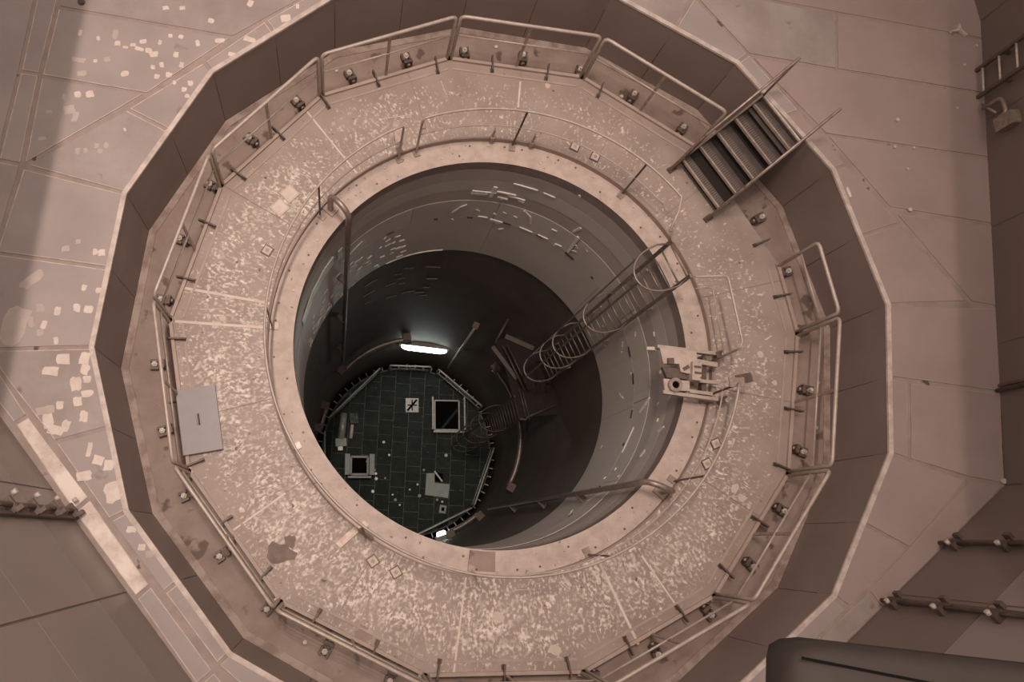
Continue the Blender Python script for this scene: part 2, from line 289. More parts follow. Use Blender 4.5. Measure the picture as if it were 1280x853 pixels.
# ================================================================ upper deck
def annulus(inner, outer, z0, z1):
    mb = MB(); n = len(inner)
    vs = [(*p[:2], z0) for p in inner]+[(*p[:2], z0) for p in outer]+[(*p[:2], z1) for p in inner]+[(*p[:2], z1) for p in outer]
    fs = []
    for i in range(n):
        j = (i+1) % n
        fs += [(i, j, n+j, n+i), (2*n+i, 3*n+i, 3*n+j, 2*n+j), (i, 2*n+i, 2*n+j, j), (n+i, n+j, 3*n+j, 3*n+i)]
    return mb.add(vs, fs)
inn = [HC(k, R1+.005) for k in range(16)]
outb = [HC(k, 10.5) for k in range(16)]
floor = annulus(inn, outb, ZT-.35, ZT-.010).build('floor', 'seam'); tag(floor, 'upper deck of welded steel plates around the pit', kind='structure')
for i, p in enumerate(PLATES):
    cxp = sum(q[0] for q in p)/len(p); cyp = sum(q[1] for q in p)/len(p)
    if i in (12, 13): mt = 'deck_white'
    elif cxp > 4.6: mt = 'deck_dark'
    else: mt = 'deck_b' if i % 3 == 0 else 'deck'
    q = inset(p, .028)
    pl = MB().prism(q, ZT-.0098, ZT).build('floor_plate', mt, floor)
    # weld bead round the plate
    if i not in (18, 22, 23, 24, 25, 26, 35):
        wb = MB()
        q2 = inset(p, .026); n = len(q2)
        ins = inset(p, .037)
        for k in range(n):
            a, b, c, d = q2[k], q2[(k+1) % n], ins[(k+1) % n], ins[k]
            if (i*7+k*3) % 5 != 0: wb.prism([a, b, c, d], ZT-.004, ZT+.003)
        wb.build('weld_bead', 'lip' if cxp < 0 else 'weld' if i in (27, 28, 29) else M['plat_edge'], pl)
for i, (x, y, a, b, an) in enumerate(PATCHES):
    n = 12; R = Matrix.Rotation(rad(an+random.uniform(-16, 16)), 2); pts = []
    for k in range(n):
        t = 2*PI*(k+.5)/n; ex = 7.0
        c_, s_ = math.cos(t), math.sin(t)
        rr = (abs(c_)**ex+abs(s_)**ex)**(-1/ex)*random.uniform(.78, 1.06)
        v = R @ Vector((a/2*rr*c_, b/2*rr*s_)); pts.append((x+v.x, y+v.y))
    faded = i in (16, 18, 19, 20, 23, 24, 25, 44, 45, 46, 47, 48, 50, 51, 52, 55, 66, 80, 2, 58, 62, 64, 88)
    MB().prism(pts, ZT-.003, ZT+.0012+i*.00002).build('paint_patch', 'patch_b' if faded else 'patch', floor)
# bright lip of the pit edge
lip = MB()
for k in range(16):
    a0, a1 = HC(k, R1+.055), HC(k+1, R1+.055); b0, b1 = HC(k, R1-.012), HC(k+1, R1-.012)
    lip.prism([a0, a1, b1, b0], ZT-.03, ZT+.006)
tag(lip.build('trim_1', 'lip'), 'pale worn steel lip along the edge of the pit', kind='structure')

# ================================================================ pit wall, 16 sides with two panels each
wp = annulus([HC(k, R1+.02) for k in range(16)], [HC(k, R1+.3) for k in range(16)], ZG-.25, ZT-.03).build('wall_pit', 'joint')
tag(wp, 'sixteen-sided dark steel wall of the pit', kind='structure')
for k in range(16):
    A, B = HC(k), HC(k+1); mid = (A+B)/2
    for j, (p, q) in enumerate(((A, mid), (mid, B))):
        d = (q-p).normalized(); nrm = Vector((mid.x, mid.y, 0)).normalized()
        a = p+d*.004; b = q-d*.004
        MB().prism([a, b, b+nrm*.02, a+nrm*.02], ZG, ZT-.03).build('wall_panel', 'pit_b' if (k*2+j) % 5 in (0, 3) else 'pit', wp)

# ================================================================ gutter between wall and platform
CORN = [150.2, 124.2, 97.9, 71.3, 44.8, 17.2, 3.4, -23.3, -49.6, -76.3, -103.0, -129.7, -156.4, -183.1]   # railing corners
RP = 4.80
def edge_r(a, off=0.0):
    cs = sorted([(c+720) % 360 for c in CORN]); a = (a+720) % 360
    for i, c in enumerate(cs):
        n = cs[(i+1) % len(cs)]+(360 if i == len(cs)-1 else 0)
        aa = a if a >= cs[0] else a+360
        if c <= aa <= n:
            h = (n-c)/2; m_ = (n+c)/2
            return RP*math.cos(rad(h))/math.cos(rad(aa-m_))-off
    return RP
angs = sorted(set([(c+720) % 360 for c in CORN]+[(PH-k*22.5+720) % 360 for k in range(16)]+[i*3.0 for i in range(120)]))
def poly16(a, r=R1):
    x = (a-PH) % 22.5; return r*math.cos(rad(11.25))/math.cos(rad(x-11.25))
gut = annulus([pol(edge_r(a, .15), a) for a in angs], [pol(poly16(a)+.01, a) for a in angs], ZG-.2, ZG).build('pit_gutter', 'gutter')
tag(gut, 'rusty brown gutter floor running along the foot of the pit wall', kind='structure')
for k in range(16):
    a0, a1 = HC(k, R1-.005), HC(k+1, R1-.005); b0, b1 = HC(k, R1-.115), HC(k+1, R1-.115)
    MB().prism([a0, a1, b1, b0], ZG, ZG+.014).build('cover_strip', 'strip', gut)
# clamps with bolts
cl0 = None
for k in range(32):
    a = 94.4+k*11.25
    if 33 < ((a+180) % 360)-180 < 44: continue
    c = pol(4.955, a, ZG); R = Matrix.Rotation(rad(a), 3, 'Z')
    if cl0 is None:
        b = MB(); b.box((-.02, 0, .02), (.21, .10, .04)); b.box((-.10, 0, .10), (.05, .13, .12)); b.box((.03, .055, .06), (.12, .035, .08)); b.box((.03, -.055, .06), (.12, .035, .08))
        cl0 = b.build('clamp', 'dark', gut); cme = cl0.data
        n = MB(); n.cyl((.02, 0, .03), (.02, 0, .135), .042, 6); n.cyl((.02, 0, .135), (.02, 0, .165), .024, 8)
        bo = n.build('bolt', 'bolt', cl0); bme = bo.data; p2 = MB().cyl((-.125, 0, .10), (-.165, 0, .10), .035, 8).build('nut', 'steel', cl0); nme = p2.data
        o = cl0
    else:
        o = bpy.data.objects.new('clamp', cme); COL.objects.link(o); o.parent = gut
        for nm, me in (('bolt', bme), ('nut', nme)):
            q = bpy.data.objects.new(nm, me); COL.objects.link(q); q.parent = o
    o.location = c; o.rotation_euler = (0, 0, rad(a+random.uniform(-3, 3)))
for a, r in ((88.2, 5.12), (62.5, 4.88), (-122.7, 5.02), (-5, 5.16), (-13, 5.16), (118.5, 5.15)):
    c = pol(r, a, ZG); MB().cyl(c, c+Vector((0, 0, .03)), .03, 10).build('stud', 'bolt', gut)

# ================================================================ platform ring
ZP = 0.10; RI = 3.37
base = annulus([pol(RI+.01, a) for a in angs], [pol(edge_r(a), a) for a in angs], -.3, ZP-.006).build('pit_floor', 'step')
tag(base, 'ring-shaped platform of flaking plates around the shaft mouth', kind='structure')
SEAMS = sorted([-98.4, -143.9, 170.8, 177.1, -65.7, -56.2, 128.3, 83.4, 106.5, 150.0, 61.0, 38.0, 14.0, -10.0, -33.0, -120.5, -165.0])
for i, s0 in enumerate(SEAMS):
    s1 = SEAMS[(i+1) % len(SEAMS)]+(360 if i == len(SEAMS)-1 else 0)
    g = .10; n = max(3, int((s1-s0)/1.5)); inner = []; outer = []
    aa = sorted([s0+g+(s1-s0-2*g)*k/n for k in range(n+1)]+[x for c in CORN for x in (c-360, c, c+360) if s0+g < x < s1-g])
    pts = [pol(RI, a) for a in aa]+[pol(edge_r(a, .004), a) for a in reversed(aa)]
    mb = MB(); m_ = len(aa)
    vs = [(p.x, p.y, ZP-.0058) for p in pts]+[(p.x, p.y, ZP) for p in pts]
    fs = []
    for k in range(m_-1):
        a_, b_, c_, d_ = k, k+1, 2*m_-2-k, 2*m_-1-k
        fs += [(a_, b_, c_, d_)[::-1], tuple(x+2*m_ for x in (a_, b_, c_, d_))]
    for k in range(2*m_): fs.append((k, (k+1) % (2*m_), 2*m_+(k+1) % (2*m_), 2*m_+k))
    mb.add(vs, fs).build('platform_plate', 'plat', base)
    if s0 in (-98.4, -143.9, 170.8, 177.1, -65.7, -56.2, 128.3, 83.4):
        r0, r1_ = (3.40, 4.70) if s0 not in (-143.9, -56.2, 83.4) else ((3.75, 4.65) if s0 == -143.9 else (3.70, 4.55) if s0 == -56.2 else (3.95, 4.42))
        MB().bar(pol(r0, s0, ZP+.001), pol(r1_, s0, ZP+.001), .026 if s0 not in (170.8, 177.1, -65.7) else .038, .008).build('weld_bead', 'patch', base)
# short scratches of bright weld on the plates
for a, r, ln, t in ((112, 3.95, .5, 80), (139, 4.05, .45, 20), (147, 3.9, .35, 30), (-32, 4.2, .28, 35), (-36, 4.35, .18, 25), (100, 4.25, .3, 10), (-85, 3.55, .3, 88), (-72, 4.35, .25, 0), (174, 4.2, .35, 10)):
    c = pol(r, a, ZP+.001); d = Vector((math.cos(rad(a+t)), math.sin(rad(a+t)), 0))*ln/2
    MB().bar(c-d, c+d, .014, .005).build('weld_bead', 'weld', base)
# edge bars per side
cs = [150.2, 124.2, 97.9, 71.3, 44.8, 17.2, 3.4, -23.3, -49.6, -76.3, -103.0, -129.7, -156.4, -183.1]
for i in range(len(cs)):
    a0 = cs[i]; a1 = cs[(i+1) % len(cs)]
    if i == len(cs)-1: a1 = 150.2-360
    if i == 4: continue
    p, q = pol(RP-.035, a0), pol(RP-.035, a1)
    d = (q-p).normalized()
    MB().bar(p+d*.05+Vector((0, 0, ZP+.02)), q-d*.05+Vector((0, 0, ZP+.02)), .05, .05).build('edge_bar', 'plat_edge', base)
    p, q = pol(RP-.20, a0), pol(RP-.20, a1)
    MB().bar(p+d*.05+Vector((0, 0, ZP+.004)), q-d*.05+Vector((0, 0, ZP+.004)), .035, .012).build('edge_bar', 'plat_edge', base)
# radial gusset tabs every 11.25 degrees
tme = None
for k in range(32):
    a = 100.65-k*11.21
    if 25 < ((a+180) % 360)-180 < 60: continue
    if tme is None:
        b = MB(); b.box((0, 0, .045), (.27, .022, .09)); b.box((-.10, 0, .01), (.07, .06, .02)); o = b.build('gusset_tab', 'dark', base); tme = o.data
    else:
        o = bpy.data.objects.new('gusset_tab', tme); COL.objects.link(o); o.parent = base
    o.location = pol(4.655, a, ZP); o.rotation_euler = (0, 0, rad(a))

# oil stains on the platform (shape of their own)
M['stain'] = mat('oil_stain', (.13, .085, .065), (.19, .135, .105), 9, .5)
M['stain_b'] = mat('pale_stain', (.62, .53, .46), (.55, .46, .40), 9, .6)
def blob(x, y, r, mt, z, n=14, j=.35, sx=1.0):
    pts = []
    for k in range(n):
        t = 2*PI*k/n; rr = r*(1+random.uniform(-j, j)); pts.append((x+sx*rr*math.cos(t), y+rr*math.sin(t)))
    return MB().prism(pts, z-.002, z+.0012).build('paint_patch', mt, base)
blob(-3.06, -3.03, .17, 'stain', ZP); blob(-2.94, -2.86, .09, 'stain', ZP+.0008); blob(-3.2, -3.1, .08, 'stain', ZP+.0005); blob(-1.93, -4.12, .12, M['gutter'], ZP)
for x, y, r in ((-4.02, .31, .05), (-4.12, .20, .06), (-4.22, .32, .03), (4.13, -.06, .05), (-.05, -3.9, .08), (.75, -4.35, .09), (3.55, -2.1, .07), (3.65, -2.25, .06), (.95, 4.35, .05), (4.32, -.5, .04)):
    blob(x, y, r, 'stain_b', ZP, 8)
# recessed rim ring
ring = MB().lathe([(3.0, 0), (RI+.01, 0), (RI+.01, -.25), (3.0, -.25)], n=144).build('rim_ring', 'ring'); tag(ring, 'pale recessed ring at the mouth of the shaft', kind='structure')
st = MB().lathe([(RI-.012, 0), (RI+.012, 0), (RI+.012, ZP+.004), (RI-.012, ZP+.004)], n=144).build('rim_step', 'step', ring)
for k in range(72):
    a = k*5+random.uniform(-1, 1); r = random.choice((3.28, 3.28, 3.12)); c = pol(r, a, 0)
    MB().cyl(c-Vector((0, 0, .01)), c+Vector((0, 0, .006 if k % 3 else .02)), .018, 6).build('stud', 'dark' if k % 3 else 'bolt', ring)
MB().lathe([(3.02, -.005), (3.3, -.005), (3.3, .0015), (3.02, .0015)], -98, -91, 8).build('paint_patch', M['gutter'], ring)

# ================================================================ shaft wall
def shell(name, r, z0, z1, mt, parent=None, a0=0, a1=360, n=144, th=.12):
    return MB().lathe([(r, z0), (r, z1), (r+th, z1), (r+th, z0)], a0, a1, n).build(name, mt, parent)
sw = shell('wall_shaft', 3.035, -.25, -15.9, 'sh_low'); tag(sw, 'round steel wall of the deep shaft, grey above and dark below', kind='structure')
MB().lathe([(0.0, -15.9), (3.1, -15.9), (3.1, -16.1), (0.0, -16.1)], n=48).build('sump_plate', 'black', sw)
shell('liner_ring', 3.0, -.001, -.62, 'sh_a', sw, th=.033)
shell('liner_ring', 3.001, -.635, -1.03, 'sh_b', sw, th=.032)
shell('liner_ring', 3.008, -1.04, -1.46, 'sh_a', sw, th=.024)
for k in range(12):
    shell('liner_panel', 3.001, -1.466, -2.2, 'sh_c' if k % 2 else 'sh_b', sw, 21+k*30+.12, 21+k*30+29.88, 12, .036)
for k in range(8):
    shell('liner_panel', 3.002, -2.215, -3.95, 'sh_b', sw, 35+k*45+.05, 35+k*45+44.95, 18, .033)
def mark(pts, wd, mt='chip', r=2.985):
    mb = MB(); n = len(pts)
    for i in range(n-1):
        (a0, z0), (a1, z1) = pts[i], pts[i+1]
        d = Vector(((a1-a0)*PI/180*3, z1-z0)).normalized(); nx, nz = -d.y*wd/2, d.x*wd/2
        q = [(a0+nx*19.1, z0+nz), (a1+nx*19.1, z1+nz), (a1-nx*19.1, z1-nz), (a0-nx*19.1, z0-nz)]
        vs = [pol(r, a, z) for a, z in q]+[pol(r+.02, a, z) for a, z in q]
        mb.add(vs, [(0, 1, 2, 3), (4, 7, 6, 5), (0, 4, 5, 1), (1, 5, 6, 2), (2, 6, 7, 3), (3, 7, 4, 0)])
    return mb.build('paint_glint_mark', mt, sw)
for pts, wd in [([(96, -1.97), (94, -1.75), (92, -1.64)], .03), ([(72.5, -1.5), (69.5, -1.65), (68.2, -1.9)], .035), ([(51.6, -2.13), (52.2, -1.42)], .05), ([(86.5, -2.13), (83, -2.14)], .03),
                ([(82, -2.2), (77, -2.24)], .07), ([(79.5, -2.3), (78, -2.27)], .05), ([(71, -2.19), (66, -2.2)], .03), ([(64, -2.18), (60, -2.15)], .03), ([(57, -2.16), (54.5, -2.1)], .03), ([(61, -1.72), (59, -1.70)], .03),
                ([(54.6, -1.36), (53.4, -1.1)], .04), ([(92, -1.06), (84, -1.08)], .03), ([(92, -1.15), (86.5, -1.17)], .06), ([(85, -.85), (85.3, -1.25)], .07), ([(84, -1.02), (77.5, -1.03)], .05), ([(83, -1.22), (79.5, -1.25)], .05), ([(80, -1.1), (74, -1.12)], .04), ([(76, -1.18), (74, -1.2)], .05),
                ([(80, -.62), (72, -.63)], .025), ([(70, -.64), (66, -.64)], .025), ([(-9.6, -1.43), (-13, -1.81)], .05), ([(-18, -1.95), (-27, -2.1)], .02), ([(-29, -.95), (-30.5, -1.05)], .07), ([(-12, -.55), (-13, -.6)], .04), ([(-2, -1.0), (-3, -1.02)], .04),
                ([(-22, -.5), (-23, -.7)], .03), ([(-43, -1.7), (-47, -2.2)], .04), ([(-33, -2.0), (-34, -2.02)], .07), ([(-36, -2.3), (-37, -2.33)], .05), ([(60, -.2), (59.6, -.24)], .03)]:
    mark(pts, wd)
for k in range(70):
    a = random.uniform(112, 165); z = random.uniform(-3.9, -2.3); L_ = random.uniform(.5, 3)
    mark([(a, z), (a-L_, z+random.uniform(-.04, .04))], random.uniform(.02, .06))
for k in range(26):
    a = 118-k*.9; mark([(a, -3.93), (a-1.0, -3.93)], random.uniform(.02, .05))
for k in range(30):
    a = random.uniform(-60, 100); z = random.uniform(-3.8, -.3); mark([(a, z), (a-random.uniform(.4, 1.4), z+random.uniform(-.08, .08))], random.uniform(.02, .04), 'chip' if k % 3 == 0 else 'sh_c')
for k in range(14):
    a = 118-k*13.0+random.uniform(-3, 3); mark([(a, -2.2), (a-random.uniform(1, 4), -2.21)], .045, 'chip_dark')
mark([(168, -1.25), (158, -1.22), (150, -1.2), (145, -1.2)], .34, 'glint', 2.982)  # pale green band painted where light catches the liner
for k in range(16):
    a = random.uniform(96, 128); z = random.uniform(-7.5, -4.6); mark([(a, z), (a-random.uniform(2, 7), z-random.uniform(.0, .12))], random.uniform(.02, .06), 'smear', 3.022)
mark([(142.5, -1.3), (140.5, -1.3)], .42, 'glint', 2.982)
mark([(139.5, -2.0), (134, -1.9), (130, -1.8)], .22, 'sh_c', 2.982)

# ================================================================ outer guard rail sections
def section(a0, a1, label, ends=(True, True), z0=ZP, R=4.785, short=False, skirt=False):
    t = thing('guard_rail', label, 'railing', 'guard rail sections round the platform edge')
    p, q = pol(R, a0), pol(R, a1); d = (q-p).normalized(); p = p+d*.035; q = q-d*.035; up = Vector((0, 0, 1))
    H_ = 1.17-z0
    pts = fillet([p+up*z0, p+up*(z0+H_), q+up*(z0+H_), q+up*z0], .10, 5)
    MB().tube(pts, .027, 10).build('top_rail', 'rail', t)
    MB().tube([p+up*(z0+.62), q+up*(z0+.62)], .016, 8).build('mid_rail', 'rail', t)
    nout = Vector(((p+q).x, (p+q).y, 0)).normalized()
    if not short:
        c = (p+q)/2; MB().bar(c+up*z0, c+up*(z0+H_-.02), .045, .014, up=nout).build('post', 'steel', t)
    for e in (p, q):
        MB().box(e+up*(z0+.006), (.11, .09, .012), math.degrees(math.atan2(d.y, d.x))).build('base_plate', 'steel', t)
    if skirt:
        MB().bar(p+up*(z0+.30)+nout*.02, q+up*(z0+.30)+nout*.02, .008, .14).build('toe_board', 'steel', t)
    settle(t, p+up*z0)
section(150.2, 124.2, 'guard rail section at upper left, between the two whitish pads and the pit wall')
section(124.2, 97.9, 'guard rail section left of the topmost corner of the platform')
section(97.9, 71.3, 'guard rail section at the very top, right of the topmost corner')
section(71.3, 44.8, 'guard rail section at upper right that runs in behind the steel stair')
section(17.2, 3.4, 'short guard rail section just below the steel stair', short=True)
section(3.4, -23.3, 'guard rail section at far right, level with the winch bracket')
section(-23.3, -49.6, 'guard rail section at lower right, below the far right one')
section(-49.6, -76.3, 'guard rail section at bottom right, seen almost along its length')
section(-76.3, -103.0, 'guard rail section at the bottom edge of the photo, mostly cut off')
section(-103.0, -129.7, 'guard rail section at bottom left, seen from straight above')
section(-129.7, -156.4, 'guard rail section at lower left beside the dark oil stain')
section(-156.4, -183.1, 'guard rail section at far left beside the grey lid')
section(176.9, 150.2, 'guard rail section at left, above the one beside the grey lid')

# ================================================================ inner guard rail
RR = 3.325
def post_in(t, a, mt='dark'):
    MB().bar(pol(RR+.0, a, .0), pol(RR, a, 1.03), .030, .014, up=pol(1, a)).build('post', mt, t)
    MB().box(pol(RR-.02, a, .012), (.16, .10, .024), a).build('base_plate', 'steel', t)
t = thing('curved_guard_rail', 'curved rail along the top right of the shaft mouth, up to the caged ladder', 'railing')
arc = curve_pts(RR, 110.8, 38, 1.05, 40)
MB().tube(fillet([pol(RR, 110.8, 0), pol(RR, 110.8, 1.05)]+[arc[2]], .09, 4)[:-1]+arc[2:]+[pol(3.15, 35.6, 1.05), pol(2.86, 32.2, 1.0)], .019, 8).build('top_rail', 'rail', t)
MB().tube(curve_pts(RR, 110.8, 40, .57, 40), .011, 8).build('mid_rail', 'rail', t)
for a in (83.7, 50.2): post_in(t, a)
MB().box(pol(RR, 110.8, .012), (.15, .10, .024), 110.8).build('base_plate', 'steel', t)
for a in (89.8, 78.9):
    o = MB(); c = pol(3.345, a, ZP); o.cyl(c, c+Vector((0, 0, .10)), .045, 8); o.cyl(c+Vector((0, 0, .1)), c+Vector((0, 0, .30)), .018, 8); o.box(c+Vector((0, 0, .30)), (.05, .03, .04), a); o.build('stay_lug', 'steel', t)
settle(t, pol(RR, 83.7, 0))
t = thing('curved_guard_rail', 'long curved rail round the left and bottom of the shaft mouth', 'railing')
arc = curve_pts(RR, 116, 347.5, 1.05, 120)
MB().tube(fillet([pol(RR, 116, 0), pol(RR, 116, 1.05), arc[2]], .09, 4)[:-1]+arc[2:], .019, 8).build('top_rail', 'rail', t)
MB().tube(curve_pts(RR, 116, 348.5, .57, 120), .011, 8).build('mid_rail', 'rail', t)
for a in (143, 176, 208, 234, 263, 293, 323, 347.5): post_in(t, a)
for a in (116,):
    MB().box(pol(RR, a, .012), (.15, .10, .024), a).build('base_plate', 'steel', t)
# dark end plates folded flat across the deck
MB().bar(pol(3.36, 116, .42), pol(3.70, 114.5, .45), .11, .02).build('end_plate', 'steel', t)
MB().bar(pol(3.40, 349.5, .8), pol(3.62, 351, .8), .14, .02).build('end_plate', 'dark', t)
MB().bar(pol(3.20, 347.5, 1.0), pol(3.42, 348.5, 1.0), .13, .015).build('end_plate', 'steel', t)
settle(t, pol(RR, 208, 0))
t = thing('bay_rail', 'box-shaped rail standing out to the right between the caged ladder and the winch bracket', 'railing')
MB().tube(fillet([(2.72, .83, 1.05), (3.22, .86, 1.05), (3.35, -.12, 1.05), (3.30, -.21, 1.05), (3.30, -.21, 0)], .07, 4), .019, 8).build('top_rail', 'rail', t)
MB().tube(fillet([(2.94, .81, .57), (3.22, .84, .57), (3.31, -.2, .57)], .05, 3), .011, 8).build('mid_rail', 'rail', t)
MB().box((3.30, -.21, .012), (.13, .10, .024)).build('base_plate', 'steel', t)
settle(t, (3.30, -.21, 0))

# ================================================================ stair
t = thing('steel_stair', 'short dark steel stair from the platform up to the upper deck', 'stair')
b0, b1 = Vector((2.93, 2.96, ZP)), Vector((3.47, 2.14, ZP))          # foot, two sides
t0, t1 = Vector((3.93, 3.66, ZT)), Vector((4.44, 2.92, ZT))          # head
n = 5
for k in range(n):
    f0 = (k+.55)/(n+.15); f1 = (k+1.62)/(n+.15); z = ZP+(ZT-ZP)*(k+1)/(n+.6)
    A, B = b0.lerp(t0, f0), b1.lerp(t1, f0); C_, D = b0.lerp(t0, min(f1, 1)), b1.lerp(t1, min(f1, 1))
    for v in (A, B, C_, D): v.z = z
    tr = MB()
    tr.prism([A, B, D, C_], z-.012, z)
    o = tr.build('tread', 'tread', t)
    MB().bar(A.lerp(B, .02), A.lerp(B, .98), .026, .05).build('nosing', 'nosing', o)
    gr = MB()
    for j in range(26):
        p = A.lerp(B, (j+.5)/26); q = C_.lerp(D, (j+.5)/26)
        gr.bar(p.lerp(q, .08)+Vector((0, 0, .006)), p.lerp(q, .5)+Vector((0, 0, .006)), .012, .012)
    gr.build('grip_bar', 'smear', o)
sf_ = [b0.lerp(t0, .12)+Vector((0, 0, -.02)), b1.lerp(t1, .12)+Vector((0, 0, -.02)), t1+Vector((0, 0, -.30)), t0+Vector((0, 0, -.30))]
MB().add(sf_+[v+Vector((0, 0, -.015)) for v in sf_], [(0, 1, 2, 3), (7, 6, 5, 4), (0, 4, 5, 1), (1, 5, 6, 2), (2, 6, 7, 3), (3, 7, 4, 0)]).build('shade_sheet', 'landing', t)  # dark sheet added for the shade between the treads
A, B, C_, D = b0.lerp(t0, .84), b1.lerp(t1, .84), t0, t1
lp = [Vector((v.x, v.y, ZT-.21)) for v in (A, B, D, C_)]
MB().prism(lp, ZT-.225, ZT-.212).build('tread', 'tread', t)
MB().bar(t0.lerp(t1, .02)+Vector((0, 0, -.02)), t0.lerp(t1, .98)+Vector((0, 0, -.02)), .03, .03).build('nosing', 'lip', t)
for s, (p, q) in enumerate(((b0, t0), (b1, t1))):
    up = Vector((0, 0, 1))
    MB().bar(p+up*.06, q+up*-.02, .03, .16).build('stringer', 'steel' if s else 'dark', t)
    d = (q-p).normalized(); dh = Vector((d.x, d.y, 0)).normalized()
    hp = [p+up*.10+dh*.06, p+up*.55+dh*.10, p+up*.86+dh*.14, q+up*.95, q+up*.97+dh*.06]
    MB().tube(fillet([p+up*.04-dh*.05, p+dh*.1+up*.90, q+up*.94], .12, 5), .021, 8).build('handrail', 'steel', t)
    MB().tube([p.lerp(q, .12)+up*.05, p.lerp(q, .12)+up*.86], .016, 8).build('post', 'dark', t)
    MB().tube([q+up*-.02, q+up*.94], .018, 8).build('post', 'steel', t)
    MB().box(p+up*.02, (.14, .09, .04), 35).build('foot_plate', 'dark', t)
settle(t, (b0+b1)/2)

# ================================================================ caged ladder into the shaft
def ladder(t, p, q, z0, z1, inw, cage_z, strap_z, rung=.30, mt='ladder', depth=.70):
    p, q = Vector(p), Vector(q); up = Vector((0, 0, 1))
    for v in (p, q): MB().bar(v+up*z0, v+up*z1, .06, .02, up=inw).build('stile', mt, t)
    k = z0-.1; 
    while k > z1+.05:
        MB().cyl(p+up*k, q+up*k, .013, 6).build('rung', mt, t); k -= rung
    c = (p+q)/2; wd = (p-q).length/2; s = (q-p).normalized(); inw = Vector(inw)
    def hoop(z, n=16):
        pts = [p+up*z]
        for i in range(n+1):
            a = PI*i/n; pts.append(c-s*math.cos(a)*wd*1.18+inw*(.16+math.sin(a)**.8*(depth-.16))+up*z)
        return pts+[q+up*z]
    for z in cage_z: MB().tube(hoop(z), .016, 6).build('cage_hoop', mt, t)
    if strap_z:
        for i in (4, 10):
            a, b = strap_z
            MB().bar(hoop(a)[i]+up*0, hoop(b)[i], .035, .008, up=hoop(a)[i]-c-up*a).build('cage_strap', mt, t)
t = thing('caged_ladder', 'long caged steel ladder hanging down the right side of the shaft', 'ladder')
pL, pR = pol(2.82, 29.6), pol(2.82, 17.8)
inw = -((pL+pR)/2).normalized()
ladder(t, pL, pR, 1.0, -6.9, inw, (.85, -1.55, -3.55, -4.55, -6.0), (.85, -6.0))
for z in (-.8, -3.0, -5.5):
    for v in (pL, pR): MB().bar(v+Vector((0, 0, z)), v*1.06+Vector((0, 0, z)), .05, .03).build('wall_bracket', 'ladder', t)
settle(t, (pL+pR)/2+Vector((0, 0, -6.9)))
t = thing('caged_ladder', 'second caged ladder, from the small landing down to the shaft floor', 'ladder')
pL, pR = Vector((1.93, .52, 0)), Vector((2.06, -.04, 0))
ladder(t, pL, pR, -7.15, -15.0, Vector((-.97, -.22, 0)), (-8.6, -9.9, -11.2, -12.5, -13.6), (-8.6, -13.6), mt='ladder_dk')
settle(t, (pL+pR)/2+Vector((0, 0, -15.0)))
t = thing('ladder_landing', 'small dark landing between the two caged ladders', 'landing')
zl = -7.2
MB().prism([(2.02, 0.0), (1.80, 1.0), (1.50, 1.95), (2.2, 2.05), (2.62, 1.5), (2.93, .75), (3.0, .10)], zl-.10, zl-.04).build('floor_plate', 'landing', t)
MB().bar((1.42, 1.75, zl), (2.0, .95, zl), .10, .08).build('edge_beam', 'ladder_dk', t)
for o_ in ((0, 0), (.10, .03)): MB().tube([(1.62+o_[0], 1.72+o_[1], zl+.3), (2.12+o_[0], .62+o_[1], zl+.3)], .02, 6).build('hand_rail', 'ladder_dk', t)
MB().tube([(1.5, 1.85, zl), (1.65, 2.15, zl+.1), (2.0, 2.75, zl+.1)], .03, 6).build('brace', 'ladder_dk', t)
MB().bar((1.75, 2.02, zl), (2.45, 1.72, zl), .12, .06).build('edge_beam', 'ladder_dk', t)
MB().tube([(2.05, -.02, zl), (2.2, -.05, zl), (2.25, .02, zl), (2.95, .32, zl)], .035, 6).build('brace', 'ladder_dk', t)
for k in range(2): MB().tube([(2.05+.07*k, .75, zl+.02), (2.22+.07*k, -.05, zl+.02)], .02, 6).build('hand_rail', 'ladder_dk', t)
settle(t, (2.3, .6, zl-.1))

# ================================================================ goose-neck pipes and shaft pipes
def goose(a, label, zbot, a2):
    t = thing('gooseneck_pipe', label, 'pipe')
    up = Vector((0, 0, 1)); pts = [pol(3.26, a, 0), pol(3.26, a, .40)]
    for i in range(1, 9):
        th = PI*i/8; pts.append(pol(3.05+.21*math.cos(th), a+(a2-a)*i/8, .42+.22*math.sin(th)))
    pts.append(pol(2.84, a2, zbot))
    MB().tube(pts, .045, 10).build('pipe', 'steel', t)
    MB().box(pol(3.26, a, .02), (.20, .16, .04), a).build('base_plate', 'steel', t)
    for z in (-2.5, -5.2, -8.0):
        MB().box(pol(2.93, a2, z), (.19, .12, .05), a2).build('pipe_clamp', 'dark', t)
    settle(t, pol(3.26, a, 0))
goose(140.0, 'goose-neck pipe over the left rim, running down the shaft wall', -9.3, 141.5)
goose(-41.5, 'goose-neck pipe over the lower right rim, running down the shaft wall', -10.9, -46.5)
t = thing('vertical_rod', 'thin bright rod on the shaft wall beside the long lamp', 'pipe')
MB().tube([pol(2.86, 64.5, -8.6), pol(2.86, 64.5, -13.6)], .035, 8).build('rod', 'brail', t)
for z in (-8.6, -11.5): MB().box(pol(2.95, 64.5, z), (.2, .16, .08), 64.5).build('wall_bracket', 'dark', t)
settle(t, pol(2.86, 64.5, -13.6))
def arcpipe(a0, a1, z, label):
    t = thing('ring_pipe', label, 'pipe', 'curved pipe lengths along the lower shaft wall')
    MB().tube(curve_pts(2.86, a0, a1, z, 16), .075, 8).build('pipe', 'ladder', t)
    for a in (a0, a1): MB().box(pol(2.93, a, z), (.22, .24, .20), a).build('flange', 'dark', t)
    settle(t, pol(2.86, a0, z))
